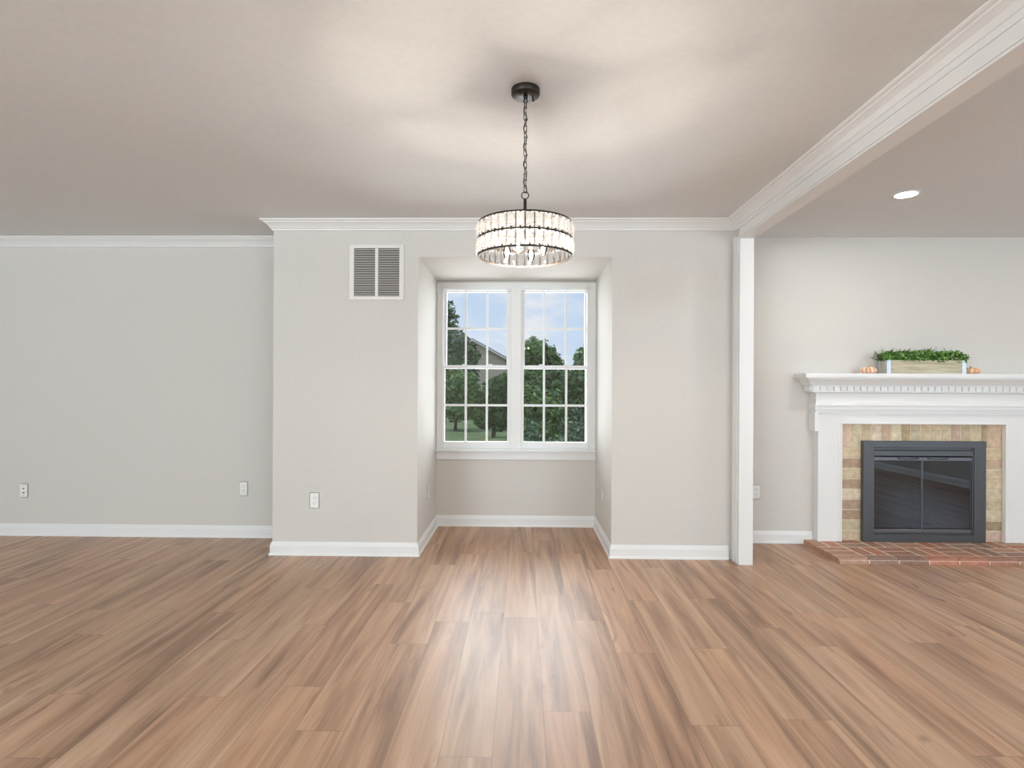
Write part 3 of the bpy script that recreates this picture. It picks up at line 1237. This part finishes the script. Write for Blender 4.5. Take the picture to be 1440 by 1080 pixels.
# ------------------------------------------------------------------ planter and pumpkins on the mantel
SZ = 1.3512
pl = tag(empty('planter_box', (3.1025, 4.483, SZ)), 'long wooden planter box of green leaves on the mantel shelf', 'planter')
bx0, bx1 = 2.801 - 3.1025, 3.404 - 3.1025
by0, by1 = 4.430 - 4.483, 4.530 - 4.483
hh = .104
b = MB()
b.box(bx0, bx1, by0, by0 + .012, .0004, hh, .001)
b.box(bx0, bx1, by1 - .012, by1, .0004, hh, .001)
b.box(bx0, bx0 + .012, by0 + .0125, by1 - .0125, .0004, hh, .001)
b.box(bx1 - .012, bx1, by0 + .0125, by1 - .0125, .0004, hh, .001)
b.box(bx0 + .0125, bx1 - .0125, by0 + .0125, by1 - .0125, .0004, .012)
b.build('box', M['planter_wood'], pl)
for sx in (0, 1):
    for sy in (0, 1):
        X = (bx0, bx1)[sx]
        Yv = (by0, by1)[sy]
        ix, iy = (1 if sx == 0 else -1), (1 if sy == 0 else -1)
        b = MB()
        b.box(*sorted((X - ix * .0015, X + ix * .030)), *sorted((Yv - iy * .0015, Yv - iy * .0002)), .0006, hh + .001)
        b.box(*sorted((X - ix * .0015, X - ix * .0002)), *sorted((Yv - iy * .0015, Yv + iy * .028)), .0006, hh + .001)
        b.build('corner_bracket', M['steel'], pl)
MB().box(bx0 + .0125, bx1 - .0125, by0 + .0125, by1 - .0125, .0125, .088).build('moss', M['soil'], pl)
rl = random.Random(21)
b = MB().colors()


def leaf(b, p, nrm, size, color, asp=0.62):
    n = Vector(nrm).normalized()
    u = n.cross(Vector((rl.uniform(-1, 1), rl.uniform(-1, 1), rl.uniform(-1, 1)))).normalized()
    v = n.cross(u)
    s = size
    P = Vector(p)
    pts = [P - u * s, P - u * s * .35 + v * s * asp, P + u * s * .45 + v * s * asp * .8, P + u * s, P + u * s * .45 - v * s * asp * .8, P - u * s * .35 - v * s * asp]
    pts = [q_ + n * (0.12 * s if i in (0, 3) else 0) for i, q_ in enumerate(pts)]
    b.face(pts, color)


GR = [(104, 150, 66), (126, 170, 84), (80, 122, 48), (150, 188, 112), (92, 136, 62)]
for i in range(1700):
    x = rl.uniform(bx0 - .01, bx1 + .01)
    yy = rl.gauss(0, .034)
    top = .178 + .022 * noise.noise(Vector((x * 13, 0, 3))) + .010 * noise.noise(Vector((x * 40, 1, 0)))
    zt = rl.uniform(.085, 1) * 0 + .088 + (top - .088) * (rl.random() ** .75) * (1 - min(1, (abs(yy) / .085) ** 2) * .5)
    edge = min(1.0, (min(x - bx0, bx1 - x) + .03) / .06)
    zt = .09 + (zt - .09) * (.55 + .45 * max(0, edge))
    yy = max(-.075, min(.085, yy))
    c = vary(rl.choice(GR), rl, 14)
    leaf(b, (x, yy, zt), (rl.gauss(0, .7), rl.gauss(-.5, .7), rl.gauss(.6, .5)), rl.uniform(.008, .0145), c)
# sprigs that stick out at both ends and on top
for i in range(70):
    side = rl.random()
    if side < .3:
        base = Vector((bx0, 0, .11))
        d = Vector((-1, rl.uniform(-.4, .4), rl.uniform(-.05, 1.2)))
        ln = rl.uniform(.05, .085)
    elif side < .6:
        base = Vector((bx1, 0, .11))
        d = Vector((1, rl.uniform(-.4, .4), rl.uniform(-.05, 1.0)))
        ln = rl.uniform(.04, .07)
    else:
        base = Vector((rl.uniform(bx0, bx1), 0, .155))
        d = Vector((rl.uniform(-.5, .5), rl.uniform(-.4, .3), 1))
        ln = rl.uniform(.03, .055)
    d.normalize()
    for k in range(5):
        p = base + d * ln * (k + 1) / 5
        leaf(b, p + Vector((rl.uniform(-.006, .006), rl.uniform(-.006, .006), rl.uniform(-.006, .006))), (rl.gauss(0, 1), rl.gauss(-.5, 1), rl.gauss(0, 1)), rl.uniform(.004, .007), vary((84, 100, 66), rl, 14))
    bm2 = MB
    b.bm.faces.ensure_lookup_table()
tag(b.build('foliage', M['planter_leaf'], pl), 'small round green leaves', kind='stuff')


def pumpkin(loc, r, h, ribs, cols, label, rz):
    p = tag(empty('mini_pumpkin', loc, rz), label, 'pumpkin', 'small pumpkins on the mantel')
    b = MB().colors()
    seg = ribs * 8
    rings = []
    prof = [(.10, .93), (.35, 1.0), (.62, .97), (.85, .82), (.97, .62), (1, .45), (.95, .26), (.78, .09), (.5, .01), (.15, .0)]
    for pr, pz in prof:
        ring = []
        for i in range(seg):
            a = 2 * math.pi * i / seg
            g_ = abs(math.sin(a * ribs / 2))
            rr = r * pr * (.86 + .14 * g_ ** .6)
            zz = h * pz * (.93 + .07 * g_) if pz > .5 else h * pz
            ring.append(b.bm.verts.new((rr * math.cos(a), rr * math.sin(a), zz)))
        rings.append(ring)
    for A, B in zip(rings, rings[1:]):
        for i in range(seg):
            j = (i + 1) % seg
            f = b.bm.faces.new([A[i], A[j], B[j], B[i]])
            f.smooth = True
            t = abs(math.sin((i + .5) * 2 * math.pi / seg * ribs / 2))
            rib = (i * ribs) // seg
            ca, cb = cols[rib % len(cols)]
            cc = [ca[k] + (cb[k] - ca[k]) * t for k in range(3)]
            b._paint([f], rgb(*cc))
    b.bm.faces.new(rings[0])
    b.bm.faces.new(rings[-1][::-1])
    b.build('skin', M['pumpkin'], p)
    b = MB()
    b.tube([(0, 0, h * .86), (.001, 0, h * .98), (.004, 0, h * 1.12), (.008, .001, h * 1.2)], .0065, 7, taper=.004)
    b.build('stem', M['stem'], p)
    return p


pumpkin((2.690, 4.475, SZ), .059, .052, 12, [((226, 150, 104), (246, 226, 206)), ((230, 160, 116), (244, 212, 184))],
        'small pumpkin striped orange and white at the left of the planter', .2)
pumpkin((3.475, 4.475, SZ), .064, .050, 11, [((222, 160, 118), (240, 200, 162)), ((224, 170, 128), (242, 212, 180))],
        'small pale peach pumpkin at the right of the planter', 1.0)

# ------------------------------------------------------------------ outside
struct(MB().box(-60, 60, 5.21, 120, GZ := -0.85, GZ + .05).build('lawn', M['lawn']), 'green lawn outside the windows', 'lawn')

rt = random.Random(5)


def tree(name, x, y, crown, n, size, cols, label, group, trunk_r=.09, cat='tree', trunk_top=None):
    """crown: list of (dx, dy, z, rx, rz) ellipsoid clumps measured above the ground."""
    t = tag(empty(name, (x, y, GZ + .05)), label, cat, group)
    b = MB().colors()
    tot = sum(c[3] * c[3] * c[4] for c in crown) ** 1.0
    for (dx, dy, zc, rx, rz) in crown:
        k = max(30, int(n * (rx * rx * rz) / tot))
        for i in range(k):
            v = Vector((rt.gauss(0, 1), rt.gauss(0, 1), rt.gauss(0, 1))).normalized()
            rad = (rt.random() ** .33) * (1 + .28 * noise.noise(v * 2.6 + Vector((x + dx, y, zc))))
            p = Vector((dx + v.x * rx * rad, dy + v.y * rx * rad, zc + v.z * rz * rad))
            if p.z < .1:
                continue
            nn = (v + Vector((rt.gauss(0, .6), rt.gauss(0, .6), rt.gauss(.3, .6))))
            s = size * rt.uniform(.6, 1.4)
            c = vary(rt.choice(cols), rt, 12)
            nn.normalize()
            u = nn.cross(Vector((rt.uniform(-1, 1), rt.uniform(-1, 1), rt.uniform(-1, 1)))).normalized()
            w = nn.cross(u)
            b.face([p - u * s, p + w * s * .5, p + u * s, p - w * s * .5], c)
    b.build('crown', M['leaf'], t)
    b = MB()
    top = trunk_top or max(c[2] for c in crown)
    b.tube([(0, 0, -.02), (.03, 0, top * .3), (-.04, .02, top * .65), (0, 0, top)], trunk_r, 8, taper=trunk_r * .35)
    for k in range(5):
        a = rt.uniform(0, 6.28)
        zz = top * rt.uniform(.35, .7)
        c = rt.choice(crown)
        b.tube([(0, 0, zz), ((c[0]) * .5 + .3 * math.cos(a), c[1] * .5 + .3 * math.sin(a), (zz + c[2]) / 2 + .15), (c[0], c[1], c[2])], trunk_r * .4, 6, taper=trunk_r * .12)
    b.build('trunk', M['bark'], t)
    return t


DK = [(58, 84, 44), (70, 98, 52), (46, 70, 38), (84, 112, 60)]
MD = [(74, 106, 52), (90, 122, 62), (60, 90, 44), (104, 134, 74)]
BL = [(60, 88, 62), (76, 104, 76), (48, 74, 54), (92, 118, 92)]
G = 'trees beyond the lawn'
tree('maple_tree', -4.6, 33.6, [(0, 0, 6.0, .8, 1.2), (.2, 0, 4.7, 1.3, 1.1), (.9, 0, 4.0, 1.2, .9), (.1, 0, 3.4, 1.7, 1.1), (.9, 0, 2.8, 1.2, .8)],
     6500, .15, DK, 'tall dark tree at the left edge of the left window', G)
tree('bushy_tree', -3.25, 27.5, [(0, 0, 2.0, 1.2, 1.0), (.5, 0, 1.5, 1.0, .85), (-.8, 0, 1.7, 1.0, .9), (.2, 0, 1.0, 1.3, .55)],
     5200, .13, MD, 'mid green bushy tree in the lower half of the left window', G)
tree('round_tree', -1.2, 23.6, [(0, 0, 1.6, .6, .8), (.3, .1, 2.1, .55, .5), (-.3, 0, .95, .55, .6), (.35, 0, .9, .55, .65)],
     3800, .12, DK, 'dark leafy tree low beside the post between the windows', G)
tree('round_tree', .72, 37.0, [(0, 0, 4.15, 1.45, 1.12), (-1.0, 0, 4.0, .85, .63), (1.0, 0, 3.4, 1.15, .9), (0, 0, 2.5, 1.7, 1.25)],
     6000, .18, MD, 'rounded tree rising highest in the right window', G)
tree('round_tree', 4.1, 33.5, [(0, 0, 3.7, 1.1, .95), (-.4, 0, 2.5, 1.3, 1.1), (.5, 0, 2.5, 1.2, 1.1)],
     4600, .16, MD, 'tree showing its top at the right edge of the right window', G)
tree('bushy_tree', 2.05, 28.0, [(0, 0, 1.9, 1.2, 1.2), (1.1, 0, 1.7, 1.1, 1.1), (-.9, 0, 1.8, 1.0, 1.2), (.2, 0, 1.0, 1.5, .8)],
     5600, .13, DK, 'dense bushy tree below the skyline in the right window', G)
tree('bushy_tree', .35, 20.5, [(0, 0, 1.3, .7, .85), (.6, 0, 1.2, .65, .8), (.2, 0, .6, .85, .5)],
     4200, .10, MD, 'low bushy tree at the left side of the right window', G)
GS = 'shrubs close to the window'
tree('needle_shrub', .12, 9.0, [(0, 0, .88, .36, .65), (.22, 0, .7, .34, .6), (-.2, 0, .5, .36, .45)], 4200, .045, BL,
     'fine leaved shrub close outside, left part of the right window', GS, .03, 'shrub')
tree('needle_shrub', 1.02, 10.0, [(0, 0, .9, .42, .7), (.3, .1, .7, .45, .6), (-.2, 0, .6, .36, .5)], 4200, .045, BL,
     'fine leaved shrub close outside, right part of the right window', GS, .03, 'shrub')

# neighbour's house, gable end towards us
hs = tag(empty('neighbour_house', (-3.9, 44.0, GZ + .05)), 'beige house with a sloping roof behind the trees', 'house')
gx = 5.0
pk, ev = 5.7, 2.95
b = MB()
b.prism([(-gx, 0), (gx, 0), (gx, ev), (0, pk), (-gx, ev)], 'y', 0, 9)
b.build('walls', M['housewall'], hs)
b = MB()
sl = (pk - ev) / gx
for s in (-1, 1):
    xe = s * (gx + .35)
    ze = ev - .35 * sl
    b.prism([(0, pk + .05), (xe, ze + .05), (xe, ze + .25), (0, pk + .25)], 'y', -.25, 9.3)
b.build('roof', M['shingle'], hs)
b = MB()
for s in (-1, 1):
    xe = s * (gx + .36)
    ze = ev - .36 * sl
    b.prism([(0, pk + .02), (xe, ze + .02), (xe, ze + .13), (0, pk + .13)], 'y', -.30, -.252)
b.build('fascia', M['fascia'], hs)
